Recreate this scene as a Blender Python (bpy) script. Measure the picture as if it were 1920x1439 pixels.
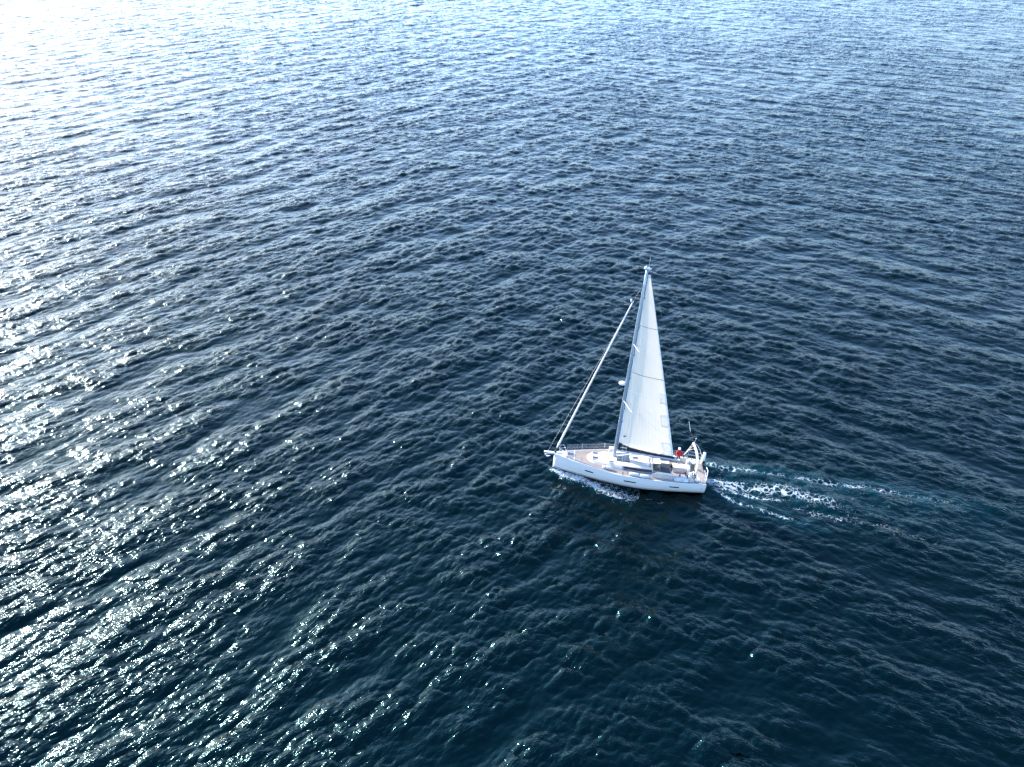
import bpy, bmesh, math, random
import numpy as np
from mathutils import Vector, Matrix
random.seed(7); rng = np.random.default_rng(11)
for o in list(bpy.data.objects): bpy.data.objects.remove(o)
S = bpy.context.scene
C = S.collection

# ---------------------------------------------------------------- camera, sky, sun
CAM_H = 42.029
PITCH = 35.0
cam_d = bpy.data.cameras.new('camera'); cam = bpy.data.objects.new('camera', cam_d); C.objects.link(cam)
cam.location = (0, 0, CAM_H); cam.rotation_euler = (math.radians(90 - PITCH), 0, 0)
cam_d.sensor_width = 36; cam_d.lens = 36 * 1400 / 1920; cam_d.clip_end = 20000; cam_d.clip_start = 0.5
S.camera = cam
SUN_EL = math.radians(29.0); SUN_AZ = math.radians(-51.0)      # azimuth clockwise from +Y
w = bpy.data.worlds.new('World'); S.world = w; w.use_nodes = True
nt = w.node_tree; nt.nodes.clear()
wo = nt.nodes.new('ShaderNodeOutputWorld'); bg = nt.nodes.new('ShaderNodeBackground'); sk = nt.nodes.new('ShaderNodeTexSky')
sk.sky_type = 'NISHITA'; sk.sun_disc = False; sk.sun_elevation = SUN_EL; sk.sun_rotation = SUN_AZ
sk.altitude = 0; sk.air_density = 1.0; sk.dust_density = 1.0; sk.ozone_density = 4.5
nt.links.new(sk.outputs[0], bg.inputs[0]); bg.inputs[1].default_value = 0.15
nt.links.new(bg.outputs[0], wo.inputs[0])
sd = bpy.data.lights.new('sun', 'SUN'); sd.energy = 3.0; sd.angle = math.radians(0.5); sd.color = (1.0, 0.95, 0.90)
sun = bpy.data.objects.new('sun', sd); C.objects.link(sun); sun.location = (-60, 60, 80)
sdir = Vector((math.sin(SUN_AZ) * math.cos(SUN_EL), math.cos(SUN_AZ) * math.cos(SUN_EL), math.sin(SUN_EL)))
sun.rotation_euler = sdir.to_track_quat('Z', 'Y').to_euler()
S.cycles.use_denoising = True; S.cycles.denoising_prefilter = 'NONE'; S.cycles.caustics_reflective = False; S.cycles.caustics_refractive = False
S.view_settings.view_transform = 'Standard'; S.view_settings.look = 'None'
S.view_settings.exposure = 2.4; S.view_settings.gamma = 1.0; S.view_settings.use_curve_mapping = False

# ---------------------------------------------------------------- materials
def mat(name, col, rough=0.5, metal=0.0, ior=1.45, grain=0.0, gscale=8.0, bump=0.0):
    m = bpy.data.materials.new(name); m.use_nodes = True
    n = m.node_tree.nodes; l = m.node_tree.links; p = n['Principled BSDF']
    p.inputs['Base Color'].default_value = (*col, 1); p.inputs['Roughness'].default_value = rough
    p.inputs['Metallic'].default_value = metal; p.inputs['IOR'].default_value = ior
    if grain > 0:
        tc = n.new('ShaderNodeTexCoord'); nz = n.new('ShaderNodeTexNoise'); nz.inputs['Scale'].default_value = gscale
        nz.inputs['Detail'].default_value = 6
        l.new(tc.outputs['Object'], nz.inputs['Vector'])
        mx = n.new('ShaderNodeMix'); mx.data_type = 'RGBA'
        mx.inputs[6].default_value = (*[c * (1 - grain) for c in col], 1)
        mx.inputs[7].default_value = (*[min(1, c * (1 + grain * .5)) for c in col], 1)
        l.new(nz.outputs['Fac'], mx.inputs[0]); l.new(mx.outputs[2], p.inputs['Base Color'])
        if bump > 0:
            b = n.new('ShaderNodeBump'); b.inputs['Strength'].default_value = bump; b.inputs['Distance'].default_value = .02
            l.new(nz.outputs['Fac'], b.inputs['Height']); l.new(b.outputs[0], p.inputs['Normal'])
    return m
M = {}
M['gel'] = mat('white_gelcoat', (.58, .565, .545), .25, grain=.06, gscale=1.2)
M['roof'] = mat('cream_gelcoat', (.50, .44, .385), .4, grain=.05, gscale=2)
M['cream'] = mat('cream_nonskid', (.55, .50, .44), .55, grain=.08, gscale=3)
M['white'] = mat('white_plastic', (.62, .61, .60), .4, grain=.05)
M['black'] = mat('black_glass', (.008, .009, .012), .12)
M['rubber'] = mat('black_rubber', (.012, .012, .014), .6, grain=.2)
M['glass'] = mat('smoked_acrylic', (.03, .035, .05), .1, grain=.3)
M['alu'] = mat('anodised_aluminium', (.30, .36, .43), .38, .75, grain=.1)
M['steel'] = mat('stainless_steel', (.75, .75, .76), .25, .9)
M['bottom'] = mat('dark_bottom_paint', (.012, .014, .02), .5, grain=.3)
M['navy'] = mat('navy_canvas_and_shade', (.012, .022, .04), .8, grain=.3)  # bimini boot canvas, and the painted sail shadow in the cockpit
M['bag'] = mat('black_canvas', (.012, .013, .016), .85, grain=.3)
M['canvas'] = mat('white_canvas', (.60, .57, .53), .8, grain=.12, gscale=5, bump=.3)
M['rope'] = mat('rope', (.7, .68, .64), .8)
M['darkrope'] = mat('dark_rope', (.05, .05, .06), .8)
M['red'] = mat('red_jacket_cloth', (.33, .006, .014), .75, grain=.35, gscale=12, bump=.4)
M['trouser'] = mat('dark_trouser_cloth', (.012, .018, .04), .8, grain=.3, gscale=14)
M['skin'] = mat('skin', (.5, .3, .22), .5)
M['cap'] = mat('white_cap_cloth', (.75, .75, .75), .8)
M['fender'] = mat('fender_vinyl', (.56, .58, .61), .4, grain=.1, gscale=6)
M['greygel'] = mat('grey_seat_gelcoat', (.42, .40, .35), .6, grain=.15)  # mottled grey for the cockpit well, seats and companionway door
M['pale_patch'] = mat('grey_blue_cloth_patch', (.66, .65, .62), .7)
M['battens'] = mat('batten_tape', (.88, .88, .88), .6)
M['thread'] = mat('seam_tape', (.60, .63, .66), .7)

def teak():
    m = bpy.data.materials.new('teak_deck'); m.use_nodes = True
    n = m.node_tree.nodes; l = m.node_tree.links; p = n['Principled BSDF']; p.inputs['Roughness'].default_value = .7
    tc = n.new('ShaderNodeTexCoord'); mp = n.new('ShaderNodeMapping'); l.new(tc.outputs['Object'], mp.inputs[0])
    mp.inputs['Scale'].default_value = (1.2, 20, 1)
    nz = n.new('ShaderNodeTexNoise'); nz.inputs['Scale'].default_value = 2; nz.inputs['Detail'].default_value = 5
    l.new(mp.outputs[0], nz.inputs['Vector'])
    n2 = n.new('ShaderNodeTexNoise'); n2.inputs['Scale'].default_value = .8; l.new(tc.outputs['Object'], n2.inputs['Vector'])
    wv = n.new('ShaderNodeTexWave'); wv.bands_direction = 'Y'; wv.inputs['Scale'].default_value = 2.6; l.new(tc.outputs['Object'], wv.inputs['Vector'])
    ad = n.new('ShaderNodeMath'); ad.operation = 'ADD'; l.new(nz.outputs['Fac'], ad.inputs[0]); l.new(n2.outputs['Fac'], ad.inputs[1])
    h = n.new('ShaderNodeMath'); h.operation = 'MULTIPLY'; h.inputs[1].default_value = .5; l.new(ad.outputs[0], h.inputs[0])
    cr = n.new('ShaderNodeValToRGB'); cr.color_ramp.elements[0].position = .3; cr.color_ramp.elements[1].position = .7
    cr.color_ramp.elements[0].color = (.185, .135, .10, 1); cr.color_ramp.elements[1].color = (.26, .20, .155, 1)
    l.new(h.outputs[0], cr.inputs[0])
    c2 = n.new('ShaderNodeValToRGB'); c2.color_ramp.elements[0].color = (.5, .5, .5, 1); c2.color_ramp.elements[1].position = .12
    l.new(wv.outputs['Fac'], c2.inputs[0])
    mx = n.new('ShaderNodeMix'); mx.data_type = 'RGBA'; mx.blend_type = 'MULTIPLY'; mx.inputs[0].default_value = 1
    l.new(cr.outputs[0], mx.inputs[6]); l.new(c2.outputs[0], mx.inputs[7]); l.new(mx.outputs[2], p.inputs['Base Color'])
    return m
M['teak'] = teak()

def sailcloth():
    m = bpy.data.materials.new('sailcloth'); m.use_nodes = True
    n = m.node_tree.nodes; l = m.node_tree.links; n.clear()
    out = n.new('ShaderNodeOutputMaterial'); d = n.new('ShaderNodeBsdfDiffuse'); t = n.new('ShaderNodeBsdfTranslucent'); mx = n.new('ShaderNodeMixShader')
    tc = n.new('ShaderNodeTexCoord'); wv = n.new('ShaderNodeTexWave'); mp = n.new('ShaderNodeMapping')
    l.new(tc.outputs['UV'], mp.inputs[0]); mp.inputs['Scale'].default_value = (1, 1, 1)
    wv.inputs['Scale'].default_value = 4.5; wv.inputs['Distortion'].default_value = .6; wv.inputs['Detail'].default_value = 2; l.new(mp.outputs[0], wv.inputs['Vector'])
    cr = n.new('ShaderNodeValToRGB'); cr.color_ramp.elements[0].color = (.81, .735, .63, 1); cr.color_ramp.elements[1].color = (.84, .77, .67, 1)
    cr.color_ramp.elements[1].position = .25
    l.new(wv.outputs['Fac'], cr.inputs[0]); l.new(cr.outputs[0], d.inputs[0]); l.new(cr.outputs[0], t.inputs[0])
    mx.inputs[0].default_value = .46; l.new(d.outputs[0], mx.inputs[1]); l.new(t.outputs[0], mx.inputs[2]); l.new(mx.outputs[0], out.inputs[0])
    return m
M['sail'] = sailcloth(); M['pale_patch'] = sailcloth(); M['pale_patch'].name = 'reinforcing_cloth'
for n_ in M['pale_patch'].node_tree.nodes:
    if n_.type == 'VALTORGB': n_.color_ramp.elements[0].color = (.95, .95, .95, 1); n_.color_ramp.elements[1].color = (.98, .98, .98, 1)
    if n_.type == 'MIX_SHADER': n_.inputs[0].default_value = .85

def netmat():
    m = bpy.data.materials.new('fine_white_netting'); m.use_nodes = True
    n = m.node_tree.nodes; l = m.node_tree.links; p = n['Principled BSDF']
    p.inputs['Base Color'].default_value = (.32, .33, .34, 1); p.inputs['Roughness'].default_value = .8
    tc = n.new('ShaderNodeTexCoord'); nz = n.new('ShaderNodeTexNoise'); nz.inputs['Scale'].default_value = 6; nz.inputs['Detail'].default_value = 5
    l.new(tc.outputs['Object'], nz.inputs['Vector'])
    mr = n.new('ShaderNodeMapRange'); mr.inputs[1].default_value = .3; mr.inputs[2].default_value = .7; mr.inputs[3].default_value = .12; mr.inputs[4].default_value = .38
    l.new(nz.outputs['Fac'], mr.inputs[0]); l.new(mr.outputs[0], p.inputs['Alpha'])
    return m
M['net'] = netmat()

# ---------------------------------------------------------------- the sea: summed wind-wave spectra on a graded mesh
def fft_tile(L, N, lmin, lmax, dirs, B, seed, kp, tilt=0.):
    r = np.random.default_rng(seed)
    k1 = 2 * np.pi * np.fft.fftfreq(N, L / N)
    kx, ky = np.meshgrid(k1, k1, indexing='ij'); k = np.hypot(kx, ky); k[0, 0] = 1
    th = np.arctan2(ky, kx)
    D = np.zeros_like(k)
    for a, sp, wt in dirs:
        c = np.maximum(0, np.cos(th - math.radians(a)))
        D += wt * c ** sp * (math.gamma(sp / 2 + 1) / (math.gamma(sp / 2 + .5) * math.sqrt(math.pi)))
    band = (1 / (1 + (k / (2 * np.pi / lmin)) ** 12)) * (k > 2 * np.pi / lmax)
    psi = B / k ** 4 * np.clip(k / 6., .05, 5) ** tilt * np.exp(-1.25 * (kp / k) ** 2) * D * band
    dk = 2 * np.pi / L
    amp = np.sqrt(psi * dk * dk)
    Z = amp * (r.standard_normal((N, N)) + 1j * r.standard_normal((N, N)))
    Z[0, 0] = 0
    h = np.real(np.fft.ifft2(Z)) * N * N
    dx = np.real(np.fft.ifft2(-1j * kx / k * Z)) * N * N
    dy = np.real(np.fft.ifft2(-1j * ky / k * Z)) * N * N
    return [a.astype(np.float32) for a in (h, dx, dy)]
def sample(tile, L, x, y):
    N = tile[0].shape[0]
    u = (x / L * N) % N; v = (y / L * N) % N
    i = np.floor(u).astype(int) % N; j = np.floor(v).astype(int) % N; fu = u - np.floor(u); fv = v - np.floor(v)
    i1 = (i + 1) % N; j1 = (j + 1) % N
    return [a[i, j] * (1 - fu) * (1 - fv) + a[i1, j] * fu * (1 - fv) + a[i, j1] * (1 - fu) * fv + a[i1, j1] * fu * fv for a in tile]

NR, NC = 1180, 1080
y0, y1 = 15.0, 330.0
t = np.linspace(0, 1, NR)
# row spacing grows with the distance
yr = y0 + (y1 - y0) * (np.expm1(2.15 * t) / math.expm1(2.15))
hw = .686 * (yr * math.cos(math.radians(PITCH)) + CAM_H * math.sin(math.radians(PITCH))) * 1.07 + 4
X = (np.linspace(-1, 1, NC)[None, :] * hw[:, None]).ravel(); Y = np.repeat(yr, NC)
KP = 2 * math.pi / 8.0
# two wind-sea systems cross here: one runs up to the right and rules the west, the other down to the right in the east
H = np.zeros(X.size, np.float32); DX = H.copy(); DY = H.copy()
def add(tile, L, rot, wt, chopk):
    c, s = math.cos(math.radians(rot)), math.sin(math.radians(rot))
    h, dx, dy = sample(tile, L, X * c + Y * s, -X * s + Y * c)
    H[:] += h * wt; DX[:] += (dx * c - dy * s) * wt * chopk; DY[:] += (dx * s + dy * c) * wt * chopk
ang = X / (Y + 25)
q_ = .5 - .5 * np.tanh((ang - .05) / .30)
wA = np.sqrt(.12 + .80 * q_); wB = np.sqrt(.92 - .80 * q_)
add(fft_tile(149.0, 1024, 2.6, 60, [(136, 8, .85), (95, 4, .15)], .0065, 3, KP), 149.0, 0, wA, 1.1)
add(fft_tile(131.0, 1024, 2.6, 60, [(60, 10, .85), (88, 4, .15)], .0035, 4, KP), 131.0, 0, wB, 1.1)
# gusts: patches of rougher and smoother water
gx, gy, gz = sample(fft_tile(331., 256, 14, 120, [(90, 0, 1)], .01, 21, .06), 331., X, Y)
gust = np.clip(1 + .14 * np.clip(gx / gx.std(), -1.5, 1.5) + .30 * H / H.std(), .4, 1.4)
lee = 1 - .15 * np.clip((Y - 55) / 170, 0, 1)       # the wind eases towards the north
gust = gust * lee
add(fft_tile(61.7, 1024, .36, 2.6, [(124, 9, .75), (92, 6, .25)], .044, 5, 2.2, .35), 61.7, 6, wA * gust, .98)
add(fft_tile(53.3, 1024, .36, 2.6, [(66, 10, .7), (88, 8, .3)], .040, 8, 2.2, .35), 53.3, -7, wB * gust, .92)

# the boat's wave system and foam, laid along its track on the water
def seg_dist(px, py, pts):
    best = np.full(px.shape, 1e9); tt = np.zeros(px.shape); L = 0
    lens = [math.dist(a, b) for a, b in zip(pts, pts[1:])]; tot = sum(lens)
    for (a, b, ln) in zip(pts, pts[1:], lens):
        ux, uy = (b[0] - a[0]) / ln, (b[1] - a[1]) / ln
        q = np.clip((px - a[0]) * ux + (py - a[1]) * uy, 0, ln)
        d = np.hypot(px - a[0] - q * ux, py - a[1] - q * uy)
        m = d < best; best[m] = d[m]; tt[m] = (L + q[m]) / tot; L += ln
    return best, tt
foam = np.zeros(X.size); aer = np.zeros(X.size)
near = np.where((X > -2) & (X < 50) & (Y > 26) & (Y < 58))[0]
nx, ny = X[near], Y[near]; fo = np.zeros(near.size); ae = fo.copy(); dh = fo.copy(); calm = fo.copy()
BOW = [(3.62, 47.29), (4.45, 46.60), (5.32, 46.17), (6.36, 45.59), (7.57, 44.58), (8.82, 44.10), (10.16, 43.73)]
INNER = [(4.30, 46.97), (6.61, 45.91), (8.28, 45.16), (10.37, 44.53)]
WT = [(15.94, 48.36), (17.96, 47.40), (20.58, 46.97), (23.08, 46.44), (25.12, 45.91), (28.00, 45.27), (31.11, 44.53), (35.82, 43.05), (41.70, 41.36)]
WM = [(15.88, 45.80), (17.18, 45.80), (18.57, 45.37), (20.05, 45.00), (22.54, 44.74), (24.01, 43.89), (26.27, 43.05), (29.82, 42.20)]
WM2 = [(16.18, 45.59), (18.15, 44.53), (20.12, 43.84), (21.92, 43.89), (23.83, 44.53)]
WL = [(16.46, 44.95), (17.82, 43.47), (19.78, 42.41), (22.34, 41.36), (24.78, 40.21)]
WL2 = [(21.90, 43.26), (25.72, 41.57), (27.98, 40.94), (30.70, 39.58), (35.57, 37.81)]
def streak(pts, w0, w1, s0, s1, hgt=0, pw=2, aw=0):
    global fo, ae, dh
    d, q = seg_dist(nx, ny, pts)
    ww = w0 + (w1 - w0) * q
    end = np.clip((1 - q) / .38, 0, 1) ** .7
    g = np.exp(-(d / ww) ** pw)
    fo = np.maximum(fo, g * (s0 + (s1 - s0) * q) * end)
    if hgt: dh += g * hgt * (1 - .7 * q)
    if aw: ae = np.maximum(ae, np.exp(-(d / (ww * aw)) ** 2) * end * (1 - .45 * q))
streak(BOW, .22, .40, 1.8, 1.1, .22, 2, 1.6)
streak(INNER, .2, .5, .66, .50, .05, 2, 1.6)
streak(WT, .42, .9, .84, .45, .05, 2, 1.7)
streak(WM, .55, 1.1, 1.02, .66, .07, 2, 1.9)
streak(WM2, .4, .7, .85, .75, .03, 2, 1.8)
streak(WL, .2, .5, .90, .60, .10, 2, 1.8)
streak(WL2, .7, 1.2, .60, .40, .0, 2, 0)
d, q = seg_dist(nx, ny, [(15.81, 47.08), (19.98, 45.80), (25.93, 44.74), (39.69, 40.94)])
mid = np.exp(-(d / (1.2 + 3.2 * q)) ** 2); ae = np.maximum(ae, mid * .6 * (1 - .85 * q)); fo = np.maximum(fo, mid * .42 * (1 - .5 * q))
for pts, s in ((WL, 1), (WT, 1)):
    d, q = seg_dist(nx, ny, pts)
    dh += .10 * np.sin((d) * 2 * math.pi / 2.6) * np.exp(-(d / 3.5) ** 2) * (1 - q)
foam[near] = fo; aer[near] = ae; H[near] += dh
CAPS = [(67.47, 179.45, 1), (63.95, 154.90, 1.3), (-15.80, 80.67, 0.8), (22.88, 97.48, 0.5), (4.78, 203.91, 0.8), (-92.69, 199.68, 1.2), (-5.82, 104.24, 0.6), (10.96, 43.79, 0.4), (11.85, 43.47, 0.45), ]
for cx, cy, r in CAPS:
    foam = np.maximum(foam, .85 * np.exp(-(((X - cx) / r) ** 2 + ((Y - cy) / (r * .4)) ** 2)))

PX = X + DX; PY = Y + DY
co = np.stack([PX, PY, H], 1).astype(np.float32)
me = bpy.data.meshes.new('sea')
idx = np.arange(NR * NC).reshape(NR, NC)
quads = np.stack([idx[:-1, :-1], idx[:-1, 1:], idx[1:, 1:], idx[1:, :-1]], -1).reshape(-1, 4)
# outer water to the horizon, joined to the rim of the detailed patch
nq = quads.shape[0]
rim = np.concatenate([idx[0, :-1:40], idx[:-1:40, -1], idx[-1, :0:-40], idx[:0:-40, 0]])
allco = co
me.vertices.add(len(allco)); me.vertices.foreach_set('co', allco.ravel())
me.loops.add(nq * 4); me.loops.foreach_set('vertex_index', quads.ravel().astype(np.int32))
me.polygons.add(nq); me.polygons.foreach_set('loop_start', np.arange(0, nq * 4, 4, dtype=np.int32))
me.polygons.foreach_set('use_smooth', np.ones(nq, bool))
me.update(calc_edges=True)
for nm, arr in (('foam', foam), ('aer', aer), ('west', q_), ('gust', gust + aer * .8)):
    at = me.attributes.new(nm, 'FLOAT', 'POINT'); at.data.foreach_set('value', arr.astype(np.float32))
sea = bpy.data.objects.new('sea', me); C.objects.link(sea); sea['kind'] = 'structure'
# far water: a sheet with a hole under the detailed patch, out to the horizon
bm = bmesh.new()
inner = [bm.verts.new((PX[i], PY[i], -.12)) for i in rim]
R = 9000; n_r = len(inner)
outer = []
for v in inner:
    a = math.atan2(v.co.y - 120, v.co.x); outer.append(bm.verts.new((math.cos(a) * R, 120 + math.sin(a) * R, -.12)))
for i in range(n_r):
    bm.faces.new((inner[i], outer[i], outer[(i + 1) % n_r], inner[(i + 1) % n_r]))
bmesh.ops.recalc_face_normals(bm, faces=bm.faces)
for f in bm.faces:
    if f.normal.z < 0: f.normal_flip()
fm = bpy.data.meshes.new('open_sea'); bm.to_mesh(fm); bm.free()
fs = bpy.data.objects.new('open_sea', fm); C.objects.link(fs); fs['kind'] = 'structure'

RB = (.072, .036, .016)        # heights of the ripple layers in metres
def water_mat():
    m = bpy.data.materials.new('sea_water'); m.use_nodes = True
    n = m.node_tree.nodes; l = m.node_tree.links; p = n['Principled BSDF']; out = n['Material Output']
    p.inputs['Roughness'].default_value = .11; p.inputs['Specular Tint'].default_value = (.24, .92, .97, 1); p.inputs['IOR'].default_value = 1.27
    geo = n.new('ShaderNodeNewGeometry')
    def noise(scale, sx, sy, rot, det=3, dist=0., rough=.55):
        mp = n.new('ShaderNodeMapping'); mp.inputs['Rotation'].default_value = (0, 0, math.radians(rot)); mp.inputs['Scale'].default_value = (sx, sy, 1)
        l.new(geo.outputs['Position'], mp.inputs[0])
        z = n.new('ShaderNodeTexNoise'); z.inputs['Scale'].default_value = scale; z.inputs['Detail'].default_value = det
        z.inputs['Distortion'].default_value = dist; z.inputs['Roughness'].default_value = rough
        l.new(mp.outputs[0], z.inputs['Vector']); return z
    def math_(op, a, b=None, c=None):
        x = n.new('ShaderNodeMath'); x.operation = op
        for i, v in enumerate((a, b, c)):
            if v is None: continue
            if isinstance(v, (int, float)): x.inputs[i].default_value = v
            else: l.new(v, x.inputs[i])
        return x.outputs[0]
    # fine wind ripples: sharp little crests drawn out along the two seas
    wst = n.new('ShaderNodeAttribute'); wst.attribute_name = 'west'
    def ripple(size, stretch, rot, det, sharp):
        mp = n.new('ShaderNodeMapping'); mp.vector_type = 'TEXTURE'; mp.inputs['Rotation'].default_value = (0, 0, math.radians(rot))
        mp.inputs['Scale'].default_value = (size * stretch, size, 1); l.new(geo.outputs['Position'], mp.inputs[0])
        z = n.new('ShaderNodeTexNoise'); z.inputs['Scale'].default_value = 1; z.inputs['Detail'].default_value = det
        z.inputs['Distortion'].default_value = .35; z.inputs['Roughness'].default_value = .5; l.new(mp.outputs[0], z.inputs['Vector'])
        if not sharp: return z.outputs['Fac']
        return math_('SUBTRACT', 1, math_('MULTIPLY', math_('ABSOLUTE', math_('SUBTRACT', z.outputs['Fac'], .5)), 2))
    def mixv(a_, b_):
        x = n.new('ShaderNodeMix'); x.data_type = 'FLOAT'; l.new(wst.outputs['Fac'], x.inputs[0]); l.new(b_, x.inputs[2]); l.new(a_, x.inputs[3]); return x.outputs[0]
    big = mixv(ripple(.52, 2.4, 42, 2, True), ripple(.52, 2.6, -26, 2, True))
    mid_ = mixv(ripple(.24, 2.0, 34, 2, True), ripple(.24, 2.2, -18, 2, True))
    fin = ripple(.11, 1.7, 6, 2, False)
    hsum = math_('ADD', math_('ADD', math_('MULTIPLY', big, RB[0]), math_('MULTIPLY', mid_, RB[1])), math_('MULTIPLY', fin, RB[2]))
    bp = n.new('ShaderNodeBump'); bp.inputs['Strength'].default_value = 1.0; bp.inputs['Distance'].default_value = 1.0
    gs = n.new('ShaderNodeAttribute'); gs.attribute_name = 'gust'
    l.new(math_('MULTIPLY', hsum, gs.outputs['Fac']), bp.inputs['Height']); l.new(bp.outputs[0], p.inputs['Normal'])
    # body colour: deep teal, greener where the boat has stirred air into it
    at = n.new('ShaderNodeAttribute'); at.attribute_name = 'aer'
    an = noise(.9, 1, 1, 0, 4)
    cm = n.new('ShaderNodeMix'); cm.data_type = 'RGBA'
    cm.inputs[6].default_value = (.00002, .0014, .0017, 1); cm.inputs[7].default_value = (.002, .022, .030, 1)
    l.new(math_('MULTIPLY', at.outputs['Fac'], math_('MULTIPLY_ADD', an.outputs['Fac'], 2.4, -.55)), cm.inputs[0]); l.new(cm.outputs[2], p.inputs['Base Color'])
    # foam: lacy cells where the foam is thin, solid where it is dense
    fa = n.new('ShaderNodeAttribute'); fa.attribute_name = 'foam'
    w1 = noise(2.2, 1, 1, 0, 5, 1.2)
    addv = n.new('ShaderNodeVectorMath'); addv.operation = 'MULTIPLY_ADD'
    l.new(w1.outputs['Color'], addv.inputs[0]); addv.inputs[1].default_value = (.55, .55, 0); l.new(geo.outputs['Position'], addv.inputs[2])
    vo = n.new('ShaderNodeTexVoronoi'); vo.feature = 'DISTANCE_TO_EDGE'; vo.inputs['Scale'].default_value = 2.5; l.new(addv.outputs[0], vo.inputs['Vector'])
    lace = n.new('ShaderNodeMapRange'); lace.inputs[1].default_value = 0; lace.inputs[2].default_value = .20; lace.inputs[3].default_value = 1; lace.inputs[4].default_value = 0; l.new(vo.outputs['Distance'], lace.inputs[0])
    f1 = noise(4.6, .6, 1.3, 15, 6, .6, .7); f2 = noise(1.3, .6, 1.4, 12, 3, .5)
    score = math_('ADD', math_('ADD', math_('MULTIPLY', lace.outputs[0], .62), math_('MULTIPLY', f1.outputs['Fac'], .62)), math_('MULTIPLY', f2.outputs['Fac'], 1.0))
    # threshold falls with foam density
    thr = math_('MULTIPLY_ADD', fa.outputs['Fac'], -.85, 1.72)
    dd = math_('SUBTRACT', score, thr)
    fm_ = n.new('ShaderNodeMapRange'); fm_.interpolation_type = 'SMOOTHSTEP'; fm_.inputs[1].default_value = 0.; fm_.inputs[2].default_value = .42; fm_.inputs[4].default_value = .72; l.new(dd, fm_.inputs[0])
    on = math_('GREATER_THAN', fa.outputs['Fac'], .06)
    fac = math_('MULTIPLY', fm_.outputs[0], on)
    fd = n.new('ShaderNodeBsdfDiffuse'); fd.inputs[0].default_value = (.40, .45, .48, 1)
    b2 = n.new('ShaderNodeBump'); b2.inputs['Strength'].default_value = .8; b2.inputs['Distance'].default_value = .08; l.new(f1.outputs['Fac'], b2.inputs['Height']); l.new(b2.outputs[0], fd.inputs['Normal'])
    ms = n.new('ShaderNodeMixShader'); l.new(fac, ms.inputs[0]); l.new(p.outputs[0], ms.inputs[1]); l.new(fd.outputs[0], ms.inputs[2])
    l.new(ms.outputs[0], out.inputs[0])
    return m
WM_ = water_mat(); me.materials.append(WM_); fm.materials.append(WM_)

# ---------------------------------------------------------------- the boat's frame: x forward, y to port, z up, from the stern
YAW, TRIM, HEEL = 173.862, 2.736, 9.403
BM = (Matrix.Translation((9.721, 46.639, 0)) @ Matrix.Rotation(math.radians(YAW), 4, 'Z') @ Matrix.Rotation(-math.radians(TRIM), 4, 'Y')
      @ Matrix.Rotation(math.radians(HEEL), 4, 'X'))
OFF = Vector((6, 0, 0))
boat = bpy.data.objects.new('sailboat', None); C.objects.link(boat); boat.matrix_world = BM
boat.empty_display_size = 2
boat['label'] = 'white sailing yacht with raised white mainsail and furled headsail on open sea'; boat['category'] = 'sailboat'

def ob(name, verts, faces, m, parent=boat, smooth=False, org=OFF, label=None, uvs=None):
    me_ = bpy.data.meshes.new(name)
    me_.from_pydata([tuple(Vector(v) - org) for v in verts], [], faces)
    for mm in (m if isinstance(m, (list, tuple)) else [m]): me_.materials.append(M[mm])
    if smooth: me_.polygons.foreach_set('use_smooth', [True] * len(me_.polygons))
    me_.update()
    o = bpy.data.objects.new(name, me_); C.objects.link(o)
    if parent is not None: o.parent = parent
    if label: o['label'] = label
    return o
class G:                                  # collects shapes of ONE part
    def __init__(s): s.v = []; s.f = []
    def put(s, vs, fs):
        b = len(s.v); s.v += [tuple(v) for v in vs]; s.f += [tuple(b + i for i in f) for f in fs]; return s
    def box(s, c, d, rz=0, ry=0, rx=0, bev=0):
        R_ = Matrix.Rotation(rz, 3, 'Z') @ Matrix.Rotation(ry, 3, 'Y') @ Matrix.Rotation(rx, 3, 'X')
        bm_ = bmesh.new(); bmesh.ops.create_cube(bm_, size=1)
        for v in bm_.verts: v.co = Vector((v.co.x * d[0], v.co.y * d[1], v.co.z * d[2]))
        if bev: bmesh.ops.bevel(bm_, geom=bm_.edges[:] , offset=bev, segments=2, affect='EDGES', profile=.6)
        bm_.verts.index_update()
        s.put([R_ @ v.co + Vector(c) for v in bm_.verts], [[v.index for v in f.verts] for f in bm_.faces]); bm_.free(); return s
    def tube(s, pts, r, n=8, cap=True):
        pts = [Vector(p) for p in pts]; N = len(pts)
        rr = r if isinstance(r, (list, tuple)) else [r] * N
        vs = []; up = None
        for i, p in enumerate(pts):
            d = (pts[min(i + 1, N - 1)] - pts[max(i - 1, 0)]).normalized()
            if up is None: up = d.orthogonal().normalized()
            up = (up - d * up.dot(d)).normalized(); sd_ = d.cross(up)
            for k in range(n):
                a = 2 * math.pi * k / n; vs.append(p + (up * math.cos(a) + sd_ * math.sin(a)) * rr[i])
        fs = [(i * n + k, i * n + (k + 1) % n, (i + 1) * n + (k + 1) % n, (i + 1) * n + k) for i in range(N - 1) for k in range(n)]
        if cap: fs += [tuple(range(n))[::-1], tuple((N - 1) * n + k for k in range(n))]
        return s.put(vs, fs)
    def ball(s, c, r, sc=(1, 1, 1), seg=10):
        bm_ = bmesh.new(); bmesh.ops.create_uvsphere(bm_, u_segments=seg, v_segments=max(6, seg // 2 + 2), radius=r)
        bm_.verts.index_update()
        s.put([Vector((v.co.x * sc[0], v.co.y * sc[1], v.co.z * sc[2])) + Vector(c) for v in bm_.verts], [[v.index for v in f.verts] for f in bm_.faces]); bm_.free(); return s
    def make(s, name, m, parent=boat, smooth=False, org=OFF, label=None): return ob(name, s.v, s.f, m, parent, smooth, org, label)

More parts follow.
